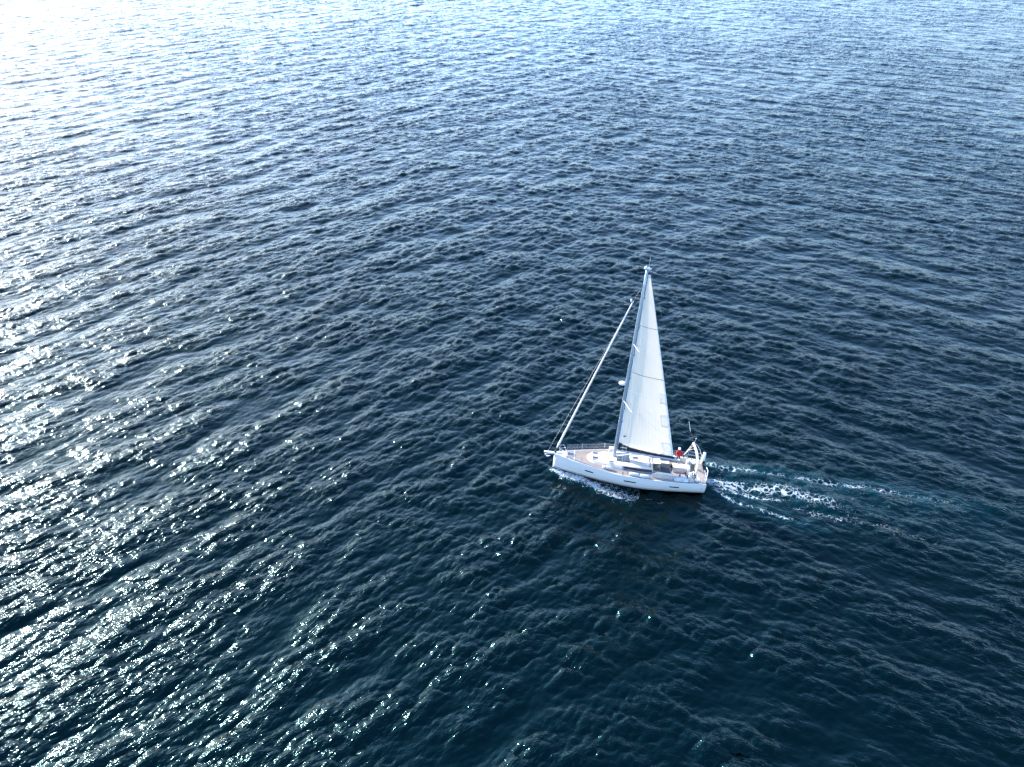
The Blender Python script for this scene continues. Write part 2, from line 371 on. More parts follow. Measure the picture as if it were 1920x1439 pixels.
def interp(x, tab):
    for (a, fa), (b, fb) in zip(tab, tab[1:]):
        if a <= x <= b:
            q = (x - a) / (b - a); return fa + (fb - fa) * q
    return tab[-1][1] if x > tab[-1][0] else tab[0][1]
def sm(x, tab):      # Catmull-Rom through a table
    xs = [a for a, _ in tab]; ys = [b for _, b in tab]
    x = min(max(x, xs[0]), xs[-1]); i = max(0, min(len(xs) - 2, sum(1 for a in xs if a <= x) - 1))
    h = xs[i + 1] - xs[i]; t_ = (x - xs[i]) / h
    def sl(j):
        if j == 0: return (ys[1] - ys[0]) / (xs[1] - xs[0])
        if j == len(xs) - 1: return (ys[-1] - ys[-2]) / (xs[-1] - xs[-2])
        return (ys[j + 1] - ys[j - 1]) / (xs[j + 1] - xs[j - 1])
    return ((2 * t_**3 - 3 * t_**2 + 1) * ys[i] + (t_**3 - 2 * t_**2 + t_) * h * sl(i) + (-2 * t_**3 + 3 * t_**2) * ys[i + 1] + (t_**3 - t_**2) * h * sl(i + 1))
BT = [(0, 1.93), (1.5, 2.07), (3.2, 2.17), (5, 2.17), (7.2, 1.98), (9, 1.48), (10, 1.13), (11, .75), (11.8, .38), (12.2, .17), (12.36, .06)]
ZT = [(0, 1.05), (3, 1.08), (7, 1.17), (10, 1.30), (12.36, 1.42)]
WLT = [(0, 1.45), (3, 1.75), (5.5, 1.80), (8, 1.35), (10, .78), (11.4, .32), (12.2, .07), (12.36, .03)]
KT = [(0, .12), (1.5, -.08), (5.5, -.5), (9, -.48), (11.5, -.32), (12.2, -.18), (12.36, -.05)]
beam = lambda x: sm(x, BT); shz = lambda x: sm(x, ZT)
def hull_y(x, z):      # half-breadth at a height
    b, wl = beam(x), sm(x, WLT); zs = shz(x)
    q = max(0, min(1, (z - .0) / zs))
    return wl + (b - wl) * (1 - (1 - q) ** 2.2)
xs = [12.36 * i / 60 for i in range(61)]
vs, fs, mi = [], [], []
prof = [1, .86, .72, .58, .44, .32, .2, .12, .06, 0]
for x in xs:
    zs = shz(x); kz = sm(x, KT); row = []
    for q in prof: row.append((hull_y(x, zs * q), zs * q))
    wl = sm(x, WLT)
    for a in (.25, .55, .8, 1.0):
        ang = a * math.pi / 2; row.append((wl * math.cos(ang), kz * math.sin(ang) if kz < 0 else -0.02 * math.sin(ang)))
    for y, z in row: vs.append((x, y, z))
    for y, z in row[::-1][1:]: vs.append((x, -y, z))
nr = len(prof) + 4; n_ = 2 * nr - 1
for i in range(60):
    for k in range(n_ - 1):
        fs.append((i * n_ + k, i * n_ + k + 1, (i + 1) * n_ + k + 1, (i + 1) * n_ + k))
fs.append(tuple(range(n_))[::-1]); fs.append(tuple(60 * n_ + k for k in range(n_)))
hull = ob('hull', vs, fs, ['gel', 'bottom'], smooth=True)
for f in hull.data.polygons:
    cz = sum(hull.data.vertices[v].co.z for v in f.vertices) / len(f.vertices)
    if cz < .09 and len(f.vertices) == 4: f.material_index = 1
    if len(f.vertices) > 4: f.use_smooth = False
def hull_strip(name, x0, x1, za, zb, m, side, out=.012, n=24, par=hull):
    v, f = [], []
    for i in range(n + 1):
        x = x0 + (x1 - x0) * i / n; ka, kb = (g(x) if callable(g) else g for g in (za, zb))
        for z, o_ in ((ka, out), (kb, out), (kb, -.01), (ka, -.01)):
            v.append((x, side * (hull_y(x, z) + o_), z))
    for i in range(n):
        for k in range(4): f.append((i * 4 + k, i * 4 + (k + 1) % 4, (i + 1) * 4 + (k + 1) % 4, (i + 1) * 4 + k))
    f += [(0, 1, 2, 3), (n * 4 + 3, n * 4 + 2, n * 4 + 1, n * 4)]
    return ob(name, v, f, m, par)
zl = lambda x: shz(x) * .62
for s_ in (1, -1):
    hull_strip('hull_groove', .9, 11.2, lambda x: zl(x) - .008, lambda x: zl(x) + .010, 'thread', s_, .004)
    for a, b in ((9.05, 9.72), (5.6, 6.55), (2.15, 2.9)):
        hull_strip('hull_window', a, b, lambda x: zl(x) - .05, lambda x: zl(x) + .055, 'black', s_, .014, 8)
    hull_strip('boot_stripe', .05, 12.33, .15, .20, 'rubber', s_, .006, 40)
    hull_strip('rubbing_strake', .0, 12.3, lambda x: shz(x) - .035, lambda x: shz(x) - .015, 'thread', s_, .010, 40)
    g = G(); v = []
    for i in range(41):
        x = 12.3 * i / 40; v.append((x, s_ * (beam(x) - .035), shz(x) + .025))
    g.tube(v, .035, 6).make('toe_rail', 'white', hull, True)
    G().ball((.35, s_ * (hull_y(.35, .68) + .0), .68), .03).make('drain_outlet', 'rubber', hull)

# bowsprit and stem fittings
G().box((12.62, 0, 1.46), (1.15, .20, .10), bev=.03).put([(12.3, -.17, 1.40), (12.3, .17, 1.40), (11.6, .44, 1.425), (11.6, -.44, 1.425), (12.3, -.17, 1.47), (12.3, .17, 1.47), (11.6, .42, 1.46), (11.6, -.42, 1.46)],
    [(0, 1, 2, 3), (4, 7, 6, 5), (0, 4, 5, 1), (1, 5, 6, 2), (2, 6, 7, 3), (3, 7, 4, 0)]).make('bowsprit', 'white')
an = G().tube([(12.35, .02, 1.36), (12.95, .02, 1.30), (13.12, .02, 1.22)], .03, 8).make('anchor', 'white')
G().put([(13.15, 0, 1.30), (12.95, .15, 1.08), (12.62, .02, 1.14), (12.95, -.13, 1.08), (12.98, 0, 1.16)], [(0, 1, 4), (1, 2, 4), (2, 3, 4), (3, 0, 4), (0, 3, 2, 1)]).make('anchor_fluke', 'white', an)

# deck: foredeck and side decks round the cockpit
dz = lambda x, y: shz(x) + .02 + .05 * (1 - (y / max(beam(x), .1)) ** 2)
CX0, CX1, CY = .55, 4.35, 1.22        # cockpit well
v, f, st = [], [], []
def strip(xa, xb, ya, yb, n, k):
    b0 = len(v)
    for i in range(n + 1):
        x = xa + (xb - xa) * i / n
        a_, b_ = ya(x), yb(x)
        for j in range(k + 1):
            y = a_ + (b_ - a_) * j / k; v.append((x, y, dz(x, y)))
    for i in range(n):
        for j in range(k): f.append((b0 + i * (k + 1) + j, b0 + (i + 1) * (k + 1) + j, b0 + (i + 1) * (k + 1) + j + 1, b0 + i * (k + 1) + j + 1))
bi = lambda x: beam(x) - .07
strip(CX1, 12.2, lambda x: -bi(x), bi, 40, 8)
strip(CX0, CX1, lambda x: -bi(x), lambda x: -CY, 12, 2); strip(CX0, CX1, lambda x: CY, bi, 12, 2)
strip(.0, CX0, lambda x: -bi(x), bi, 3, 8)
deck = ob('deck', v, f, 'teak')
# white margin boards and the white strip across the foredeck
for s_ in (1, -1):
    vv, ff = [], []
    for i in range(41):
        x = 12.2 * i / 40
        vv += [(x, s_ * (beam(x) - .01), shz(x) + .024), (x, s_ * (beam(x) - .10), shz(x) + .034)]
    for i in range(40): ff.append((i * 2, i * 2 + 1, i * 2 + 3, i * 2 + 2))
    ob('margin_board', vv, ff, 'white', deck)
vv = []
for j in range(9):
    y = -bi(10.66) + 2 * bi(10.66) * j / 8; vv += [(10.63, y, dz(10.63, y) + .006), (10.70, y, dz(10.7, y) + .006)]
ob('deck_strip', vv, [(i * 2, i * 2 + 1, i * 2 + 3, i * 2 + 2) for i in range(8)], 'white', deck)
vv = [];
for x in (11.35, 11.7, 12.1, 12.3):
    b_ = max(beam(x) - .12, .05); vv += [(x, -b_, dz(x, b_) + .012), (x, 0, dz(x, 0) + .012), (x, b_, dz(x, b_) + .012)]
ob('bow_plate', vv, [(i * 3 + j, i * 3 + j + 3, i * 3 + j + 4, i * 3 + j + 1) for i in range(3) for j in range(2)], 'cream', deck)
def hatch(x, y, z, lx, ly, tilt=0, par=None, rz=0):
    fr = G().box((x, y, z), (lx, ly, .05), bev=.012, rz=rz, rx=tilt).make('hatch', 'white', par)
    n = Matrix.Rotation(tilt, 3, 'X') @ Vector((0, 0, .022))
    G().box((x, y + n.y, z + n.z), (lx - .07, ly - .07, .03), bev=.008, rz=rz, rx=tilt).make('hatch_pane', 'glass', fr); return fr
hatch(10.98, -.02, dz(10.9, 0) + .02, .62, .56, par=deck)
G().box((11.75, .0, dz(11.75, 0) + .05), (.34, .16, .09), bev=.03).make('windlass', 'steel', deck)
for s_ in (1, -1):
    for x in (11.75, 7.1, .5):
        y = s_ * (beam(x) - .16)
        G().tube([(x - .11, y, dz(x, y) + .05), (x + .11, y, dz(x, y) + .05)], .018, 6).box((x, y, dz(x, y) + .02), (.09, .03, .06)).make('cleat', 'steel', deck)

# coachroof
HW = [(4.3, 1.50), (5.5, 1.47), (6.5, 1.36), (7.6, 1.16), (8.6, .94), (9.2, .78), (9.45, .58), (9.58, .30), (9.62, .10)]
HH = [(4.3, .56), (6, .50), (7.5, .40), (8.6, .29), (9.3, .17), (9.62, .07)]
def roofpt(x, u):       # u -1..1 across, returns point on roof section
    w_, h_ = sm(x, HW), sm(x, HH); zd = dz(x, w_) - .01
    a = abs(u); s_ = 1 if u >= 0 else -1
    tw = w_ - min(.30, w_ * .3)
    if a < .7: q = a / .7; y = tw * q; z = h_ + .06 * (1 - q * q)
    elif a < .85: q = (a - .7) / .15; y = tw + .10 * q; z = h_ - .045 * q - .02 * q * q
    else: q = (a - .85) / .15; y = tw + .10 + (w_ - tw - .10) * q; z = (h_ - .065) * (1 - q)
    return (x, s_ * y, zd + z)
us = [-1, -.95, -.85, -.80, -.75, -.7, -.5, -.25, 0, .25, .5, .7, .75, .80, .85, .95, 1]
rx = [4.3 + (9.62 - 4.3) * (1 - (1 - i / 40) ** 1.5) for i in range(41)]
vs, fs = [], []
for x in rx: vs += [roofpt(x, u) for u in us]
k = len(us)
for i in range(40):
    for j in range(k - 1): fs.append((i * k + j, (i + 1) * k + j, (i + 1) * k + j + 1, i * k + j + 1))
fs.append(tuple(40 * k + j for j in range(k)))
roof = ob('coachroof', vs, fs, 'roof', smooth=True)
def roof_patch(name, x0, x1, u0, u1, m, up=.006, n=10, par=roof):
    v_, f_ = [], []
    for i in range(n + 1):
        for j in range(7):
            a, b, c = roofpt(x0 + (x1 - x0) * i / n, u0 + (u1 - u0) * j / 6); v_.append((a, b + (.012 * (1 if u0 > 0 else -1) if abs(u0 + u1) > 1.6 else 0), c + up))
    for i in range(n):
        for j in range(6): f_.append((i * 7 + j, (i + 1) * 7 + j, (i + 1) * 7 + j + 1, i * 7 + j + 1))
    return ob(name, v_, f_, m, par)
def topz(x, y):
    w_ = sm(x, HW); tw = w_ - min(.30, w_ * .3); return roofpt(x, max(-.7, min(.7, y / tw * .7)))[2]
for s_ in (1, -1):
    hatch(8.95, s_ * .36, topz(8.95, .36) + .015, .52, .40, par=roof, tilt=-s_ * .06)
    hatch(7.66, s_ * .80, topz(7.66, .75) + .015, .42, .24, par=roof, tilt=-s_ * .12)
    roof_patch('side_window', 3.6 + .75, 6.75, s_ * .865, s_ * .97, 'black', .004)
    G().tube([(x, s_ * (sm(x, HW) - .36), topz(x, s_ * .9) + .05 + (.0 if i % 3 else -.05)) for i, x in enumerate([8.4, 8.3, 7.9, 7.5, 7.1, 6.7, 6.6])], .012, 6).make('grab_rail', 'steel', roof)
roof_patch('roof_window', 6.14, 7.22, -.50, .50, 'glass', .008)
hatch(5.68, .02, topz(5.68, 0) + .02, .5, .42, par=roof)
G().tube([(7.92, .85 * math.sin(a), topz(7.9, .8 * math.sin(a)) + .03) for a in [-.5 * math.pi + math.pi * i / 10 for i in range(11)]], .014, 6).make('jib_track', 'rubber', roof)
G().tube([(4.52 + .05 * math.cos(i), -1.1 + 2.2 * i / 10, topz(4.5, 0) + .045) for i in range(11)], .022, 6).ball((4.55, 1.08, topz(4.5, 1) + .05), .05).make('mainsheet_track', 'rubber', roof)
for s_ in (1, -1):
    for x in (4.75, 5.0): G().tube([(x, s_ * .95, topz(x, 1) + .0), (x, s_ * .95, topz(x, 1) + .1)], .055, 10).make('winch', 'steel', roof)
    for k_ in range(4): G().tube([(7.25, s_ * (.1 + .05 * k_), topz(7.2, .1) + .03), (6.0, s_ * (.42 + .07 * k_), topz(6, .5) + .03), (4.9, s_ * (.72 + .07 * k_), topz(4.9, .7) + .03)], .009, 4).make('control_line', 'rope' if k_ % 2 else 'darkrope', roof)

# cockpit: well, seats, coamings, companionway
SOLE = .62
v = [(CX0, -CY, SOLE), (CX1, -CY, SOLE), (CX1, CY, SOLE), (CX0, CY, SOLE)] + [(x, y, 1.5 if x == CX1 else dz(x, y) - .004) for x, y in ((CX0, -CY), (CX1, -CY), (CX1, CY), (CX0, CY))]
ob('cockpit_well', v, [(0, 1, 2, 3), (0, 4, 5, 1), (1, 5, 6, 2), (2, 6, 7, 3), (3, 7, 4, 0)], 'greygel')
G().box(((CX0 + CX1) / 2, 0, SOLE + .02), (CX1 - CX0 - .1, 1.1, .02)).make('cockpit_sole', 'teak')
for s_ in (1, -1):
    G().box((2.85, s_ * .93, .86), (2.6, .56, .44), bev=.03).make('cockpit_seat', 'greygel')
    G().box((2.85, s_ * .93, 1.092), (2.5, .48, .02)).make('seat_teak', 'teak')
    pts = [(4.45, 1.50, .10), (3.9, 1.50, .38), (3.0, 1.52, .36), (2.0, 1.56, .33), (1.2, 1.56, .28), (.95, 1.52, .08)]
    v, f = [], []
    for x, y, h in pts:
        zb = dz(x, y) - .02
        for yy, zz in ((y + .20, zb), (y + .13, zb + h), (y - .13, zb + h), (y - .30, zb)): v.append((x, s_ * yy, zz))
    for i in range(len(pts) - 1):
        for j in range(3): f.append((i * 4 + j, i * 4 + j + 1, (i + 1) * 4 + j + 1, (i + 1) * 4 + j))
    f += [(0, 3, 2, 1), (20, 21, 22, 23)]
    co_ = ob('coaming', v, f, 'roof')
    for x in (2.15, 1.52):
        z = dz(x, 1.56) + .33; G().tube([(x, s_ * 1.6, z - .02), (x, s_ * 1.6, z + .07), (x, s_ * 1.6, z + .16)], [.08, .07, .055], 12).make('winch', 'rubber' , co_)
hd = G().box((4.05, 0, 1.66), (.9, .86, .06), bev=.02, ry=.06).make('companionway_hatch', 'roof')
wb = G().box((3.86, -.02, 1.36), (.05, .74, .66), ry=-.62).make('companionway_door', 'greygel')
for k_ in range(6): G().box((4.02 - .10 * k_ + .03, -.02, 1.60 - .105 * k_), (.035, .66, .05), ry=-.62).make('door_slat', 'roof', wb)
G().box((4.36, 0, 1.0), (.04, 2.4, .8)).make('bulkhead', 'roof')
G().box((3.1, .42, 1.115), (.82, 1.20, .03), bev=.01, ry=.03).make('cushion_and_shade_sheet', 'navy')  # this sheet's navy paints the sail's shade over the cockpit floor
G().box((3.1, -.90, 1.13), (.80, .50, .05), bev=.02).make('cushion_and_shade_sheet', 'greygel')
tb = G().box((1.92, -.32, 1.24), (1.12, .60, .05), bev=.015).box((1.92, -.32, .93), (1.0, .20, .6)).make('cockpit_table', 'white')
G().box((1.92, -.32, 1.271), (1.06, .012, .012)).make('table_hinge', 'thread', tb)
G().box((2.60, -.38, 1.12), (.16, .22, .3), bev=.01).make('dark_gap_block', 'rubber')  # black block painted in for the dark gap ahead of the table
G().box((1.22, -.25, 1.0), (.22, .70, .72), bev=.05).make('helm_console', 'white')
for s_, yy in ((1, 1.06), (-1, -.95)):
    ped = G().box((1.22, yy, .98), (.20, .26, .75), bev=.05).box((1.2, yy, 1.40), (.24, .34, .2), bev=.05, ry=.4).make('steering_pedestal', 'white')
    wg = G().tube([(.98 - .03, yy + .43 * math.cos(a), 1.32 + .43 * math.sin(a)) for a in [2 * math.pi * i / 28 for i in range(29)]], .016, 6, False).make('steering_wheel', 'rubber')
    for q in range(5):
        a = 2 * math.pi * q / 5 + .3
        G().tube([(.96, yy, 1.32), (.95, yy + .43 * math.cos(a), 1.32 + .43 * math.sin(a))], .008, 5).make('spoke', 'steel', wg)
    G().box((.66, s_ * 1.35, 1.02 + .1), (.34, .5, .14), bev=.03).make('helm_seat', 'canvas')

# stern: platform edge, rails, gantry hoops, canister, outboard
G().box((-.03, 0, .78), (.06, 2.5, .56), bev=.02).make('bathing_platform', 'white')
for s_ in (1, -1):
    r1 = G().tube([(1.1, s_ * 1.97, 1.12), (1.05, s_ * 1.97, 1.78), (.35, s_ * 1.86, 1.80), (.03, s_ * 1.70, 1.80), (-.02, s_ * 1.10, 1.78), (-.02, s_ * 1.05, 1.10)], .014, 6).make('stern_rail', 'steel')
    G().tube([(1.06, s_ * 1.97, 1.48), (.35, s_ * 1.86, 1.48), (.0, s_ * 1.68, 1.48), (-.02, s_ * 1.08, 1.48)], .011, 6).tube([(.3, s_ * 1.84, 1.1), (.33, s_ * 1.86, 1.8)], .012, 6).make('rail_brace', 'steel', r1)
G().tube([(-.20, -.1, 1.52), (-.27, .35, 1.48), (-.1, 1.1, 1.18), (.03, 1.5, 1.02)], .028, 6).tube([(-.12, -.1, 1.2), (-.1, 1.1, .98)], .02, 6).make('swim_ladder', 'white')
cn = G().tube([(-.02, -1.30, 1.06), (-.10, -1.44, 1.28), (-.17, -1.6, 1.58), (-.24, -1.8, 1.95)], [.10, .14, .14, .11], 12).make('stern_canister', 'white', smooth=True)
mo = G().box((-.09, -1.0, 1.42), (.20, .20, .26), bev=.05).tube([(-.09, -1.0, 1.3), (-.1, -1.0, .8)], .035, 6).make('outboard_motor', 'rubber')
arch_pts = [(.85, 1.32, 1.55), (.86, 1.30, 1.92), (.78, .95, 2.18), (.73, .5, 2.38), (.73, 0, 2.53), (.74, -.3, 2.65), (.82, -.9, 2.80), (.96, -1.4, 2.95)]
bc = G().tube(arch_pts, [.06, .085, .10, .105, .10, .10, .09, .07], 12).make('furled_bimini', 'canvas', smooth=True)
G().tube([(.88, 1.5, 1.35), (.85, 1.32, 1.6), (.86, 1.30, 1.92)], .05, 8).make('bimini_boot', 'navy', bc)
G().tube([(.96, -1.4, 2.95), (.78, -1.5, 2.85), (.53, -1.6, 2.63), (.25, -1.72, 2.2), (-.02, -1.85, 1.55), (-.02, -1.88, 1.1)], .024, 8).make('bimini_hoop', 'white', bc)
for d_ in (0, .12): G().tube([(.96 - d_, -1.4, 2.93 - d_ * .8), (1.56, -1.9 - d_ * .2, 1.15)], .020, 6).make('bimini_strut', 'white', bc)
G().tube([(.82, -.9, 2.72), (1.25, -1.62, 2.05)], .014, 6).tube([(.8, -.8, 2.72), (.2, -1.7, 2.2)], .012, 6).make('bimini_strut', 'white', bc)
G().tube([(.88, 1.30, 1.95), (1.5, 1.75, 1.25)], .018, 6).tube([(.86, 1.3, 1.9), (.4, 1.8, 1.2)], .016, 6).make('bimini_strut', 'white', bc)
G().tube([(.9, -1.35, 2.98), (.82, -1.35, 3.35)], .010, 6).ball((.81, -1.35, 3.42), .045).make('antenna', 'white', bc)

# rig: mast, spreaders, boom
MH = Vector((7.42, 0, 1.62)); MT = Vector((6.97, 0, 17.75))
mp_ = lambda z: MH + (MT - MH) * ((z - MH.z) / (MT.z - MH.z))
v, f = [], []
for i in range(13):
    c = MH + (MT - MH) * i / 12; tp = 1 - .35 * max(0, (i - 9) / 3)
    for k_ in range(12):
        a = 2 * math.pi * k_ / 12; v.append((c.x + .135 * tp * math.cos(a), c.y + .085 * tp * math.sin(a), c.z))
for i in range(12):
    for k_ in range(12): f.append((i * 12 + k_, i * 12 + (k_ + 1) % 12, (i + 1) * 12 + (k_ + 1) % 12, (i + 1) * 12 + k_))
f.append(tuple(144 + k_ for k_ in range(12)))
mast = ob('mast', v, f, 'alu', smooth=True)
c = mp_(17.8); G().box((c.x - .02, 0, c.z), (.52, .14, .08), bev=.02).ball((c.x + .1, 0, c.z + .1), .10).ball((c.x - .12, 0, c.z + .08), .06).make('masthead', 'white', mast)
G().tube([(c.x + .15, 0, c.z), (c.x + .2, 0, c.z + .55)], .008, 5).make('wind_vane', 'rubber', mast)
G().tube([(c.x - .1, 0, c.z), (c.x - .1, 0, c.z + .9)], .006, 5).make('whip_antenna', 'white', mast)
G().box((MH.x, 0, MH.z + .02), (.42, .34, .08), bev=.03).make('mast_collar', 'rubber', mast)
tips = []
for zc, tx, ty, tz in ((6.9, 6.67, 1.12, 6.52), (11.8, 6.72, .82, 11.48)):
    for s_ in (1, -1):
        a = mp_(zc); G().tube([(a.x + .02, s_ * .08, zc), (tx, s_ * ty, tz)], [.032, .02], 8).ball((tx, s_ * ty, tz), .028).make('spreader', 'white', mast); tips.append((s_, (tx, s_ * ty, tz)))
rd = mp_(8.43); G().tube([(rd.x + .36, 0, 8.30), (rd.x + .36, 0, 8.36), (rd.x + .36, 0, 8.46), (rd.x + .36, 0, 8.53)], [.22, .27, .27, .15], 16).make('radar_dome', 'white', mast, True)
G().box((rd.x + .2, 0, 8.26), (.32, .08, .05)).make('radar_bracket', 'white', mast)
G().box((mp_(7.9).x + .22, 0, 7.85), (.18, .14, .16), bev=.03).make('deck_light', 'rubber', mast)
for zc in (15.55, 10.9, 6.2, 5.0, 8.9, 13.2): a = mp_(zc); G().box((a.x - .17, 0, zc), (.08, .08, .10), bev=.01).make('sail_car', 'rubber', mast)
BG = Vector((7.18, .02, 2.35)); BE = Vector((2.30, .62, 2.30)); bd = (BE - BG)
v, f = [], []
bs = bd.cross(Vector((0, 0, 1))).normalized()
for i in range(2):
    c = BG + bd * i
    for k_ in range(12):
        a = 2 * math.pi * k_ / 12; v.append(c + bs * .075 * math.cos(a) + Vector((0, 0, .115)) * math.sin(a))
for k_ in range(12): f.append((k_, (k_ + 1) % 12, 12 + (k_ + 1) % 12, 12 + k_))
f += [tuple(range(12)), tuple(range(12, 24))]
boom = ob('boom', v, f, 'alu', smooth=False)
G().box(BE + Vector((-.02, 0, 0)), (.16, .2, .26), bev=.04).make('boom_end', 'steel', boom)
G().tube([(7.35, 0, 1.72), BG + bd * .28 + Vector((0, 0, -.1))], [.035, .028], 8).make('boom_vang', 'white', boom)
for q in range(4):
    G().tube([BG + bd * (.62 + .02 * (q % 2)) + Vector((0, 0, -.1)), (4.5, -.3 + .2 * q, 1.78)], .008, 5).make('mainsheet', 'darkrope', boom)
# sail bag on the boom
v, f = [], []
for i in range(25):
    q = i / 24; c = BG + bd * (q * .93) + Vector((0, 0, .13)); hh = .50 * (1 - q) ** .9 + .13; ww = (.15 + .04 * math.sin(i * 2.1)) * (1 - .35 * q)
    for y_, z_ in ((-.9, 0), (-1, .4), (-.7, .9), (-.15, 1), (.15, 1), (.7, .9), (1, .4), (.9, 0)): v.append(c + bs * ww * y_ + Vector((0, 0, hh * z_ + .012 * math.sin(i * 1.7 + y_ * 3))))
for i in range(24):
    for j in range(8): f.append((i * 8 + j, i * 8 + (j + 1) % 8, (i + 1) * 8 + (j + 1) % 8, (i + 1) * 8 + j))
f += [tuple(range(8)), tuple(range(192, 200))]
bag = ob('sail_bag', v, f, 'bag', boom, smooth=True)
# faint white maker's mark on the bag near the mast
lt = G()
for k_ in range(7):
    c = BG + bd * (.045 + .014 * k_) + Vector((0, 0, .13 + .26 + .02 * (k_ % 2))); lt.box(c + bs * -.0, (.05, .37, .07), rz=math.atan2(bd.y, bd.x), ry=.2)
lt.make('bag_mark', 'white', bag)

# mainsail: luff at the mast, leech from clew to head, belly to port
HEADZ = 17.35
def luff(t_): z = 2.92 + (HEADZ - 2.92) * t_; a = mp_(z); return Vector((a.x - .16, 0, z))
CLEW = Vector((2.72, .56, 2.52)); HD = Vector((mp_(HEADZ).x - .30, .02, HEADZ))
def leech(t_):
    p = CLEW + (HD - CLEW) * t_
    p.x -= .02 * math.sin(math.pi * t_); p.y += .30 * math.sin(math.pi * min(1, t_ * 1.0)) ; return p
def sailp(t_, u, off=0.):
    a, b = luff(t_), leech(t_); ch = (b - a).length
    p = a + (b - a) * u
    camber = .085 * ch * (math.sin(math.pi * u ** .75)) * (1 if t_ > .03 else t_ / .03 * .6 + .4)
    n = (b - a).cross(Vector((0, 0, 1))).normalized()
    if n.y < 0: n = -n
    p = p + n * (camber + off); p.z += -.55 * u * (1 - u) * ch * .16 * (1 - t_) * 0
    return p
# lower rows run slightly downhill aft like the seams in the cloth
def sheet(name, t0, t1, u0, u1, nt_, nu, m, parent, off=0., th=.004, rim=True):
    v, f = [], []; n = (nt_ + 1) * (nu + 1)
    for o_ in (off, off - th):
        for i in range(nt_ + 1):
            for j in range(nu + 1): v.append(sailp(t0 + (t1 - t0) * i / nt_, u0 + (u1 - u0) * j / nu, o_))
    q = nu + 1
    for i in range(nt_):
        for j in range(nu):
            a = i * q + j; f.append((a, a + 1, a + q + 1, a + q)); f.append((n + a + q, n + a + q + 1, n + a + 1, n + a))
    for j in range(nu if name != 'sail_panel' else 0): f.append((j + 1, j, n + j, n + j + 1)); a = nt_ * q + j; f.append((a, a + 1, n + a + 1, n + a))
    for i in range(nt_): a = i * q; f.append((a, a + q, n + a + q, n + a)); a += nu; f.append((a + q, a, n + a, n + a + q))
    o = ob(name, v, f, m, parent, smooth=False)
    uv = o.data.uv_layers.new(name='UVMap')
    us_ = []
    for lp in o.data.loops:
        k_ = lp.vertex_index % n; i, j = divmod(k_, q); us_ += [(u0 + (u1 - u0) * j / nu) * (1 - .0 * i), (t0 + (t1 - t0) * i / nt_) * 5]
    uv.data.foreach_set('uv', us_)
    for p_ in o.data.polygons: p_.use_smooth = len(p_.vertices) == 4
    return o
# edge tapes carry the panels
v, f = [], []
NT = 60
main = sheet('mainsail', .0, 1, .985, 1.0, NT, 1, 'battens', boat, .003, .010)
sheet('luff_tape', 0, 1, 0, .02, 50, 1, 'battens', main, .003, .010)
cuts = [0, .083, .166, .262, .345, .455, .60, .725, .80, 1.0]
for i_, (a, b) in enumerate(zip(cuts, cuts[1:])): sheet('sail_panel', a, b, .018, .988, max(6, int((b - a) * 70)), 28, 'sail', main)
sheet('headboard', .985, 1.0, .0, 1, 2, 4, 'white', main, .006, .016)
for tb_, mm, hh in ((.725, 'darkrope', .0011), (.60, 'battens', .0010), (.455, 'darkrope', .0013), (.345, 'battens', .0010)):
    sheet('batten', tb_ - hh, tb_ + hh, .02, 1.0, 1, 24, mm, main, .004, .006)
for tb_, u0, h_ in ((.315, .84, .06), (.178, .82, .075), (.0, .80, .085)): sheet('reinforcement_patch', tb_ + .002, tb_ + h_, u0, .985, 4, 4, 'pale_patch', main, .0045, .0015)
def seam(pts, w_=.010):
    g = G(); g.tube([sailp(t_, u, .006) for t_, u in pts], w_ * .6, 4, False); return g
ln = lambda a, b, n=14: [(a[0] + (b[0] - a[0]) * i / n, a[1] + (b[1] - a[1]) * i / n) for i in range(n + 1)]
seams = []
foc = (.235, .35)
for tgt in ((.0, .28), (.0, .42), (.0, .56), (.0, .70), (.0, .83), (.0, .98), (.10, 1.0), (.44, .16)): seams.append(seam(ln(foc, tgt)))
for tgt in (.08, .18): seams.append(seam(ln((.33, .22), (.0, tgt))))
seams.append(seam(ln((.262, .06), (.235, .98)))); seams.append(seam(ln((.345, .1), (.17, .9))))
for s__ in seams: s__.make('seam', 'thread', main)
for u in (.12, .3, .5, .7, .88):
    for tb_ in (.166, .345): G().tube([sailp(tb_, u, .01), sailp(tb_ - .012, u, .03)], .01, 4).make('reef_point', 'thread', main)
# furled headsail with its stay
FB = Vector((12.21, 0, 1.80)); FT = Vector((7.55, 0, 15.50))
g = G(); pts, rr = [], []
for i in range(40):
    q = i / 39; p = FB + (FT - FB) * (q * .97 + .01); pts.append(p + Vector((.0, -.12 * math.sin(math.pi * q), -.05 * math.sin(math.pi * q)))); rr.append((.09 - .038 * q) * (1 + .06 * math.sin(i * 1.9)) * (.6 if i == 0 else 1))
fj = g.tube(pts, rr, 10).make('furled_headsail', 'canvas', smooth=True)
G().tube([(12.28, 0, 1.48), (12.25, 0, 1.62), (12.22, 0, 1.74), (12.21, 0, 1.80)], [.10, .10, .05, .05], 12).make('furling_drum', 'rubber', fj)
G().tube([pts[-1], FT + Vector((-.04, 0, .22)), (mp_(16.6).x + .1, 0, 16.6)], .014, 6).ball(FT + Vector((-.02, 0, .1)), .06).ball((7.42, 0, 16.1), .05).make('forestay', 'rubber', fj)
G().ball(FT + Vector((.25, 0, -.25)), .07, (1, 1, 2)).make('halyard_swivel', 'white', fj)
G().tube([(12.9, 0, 1.52), (mp_(16.6).x + .1, 0, 16.6)], .006, 5).make('sail_halyard', 'rope')
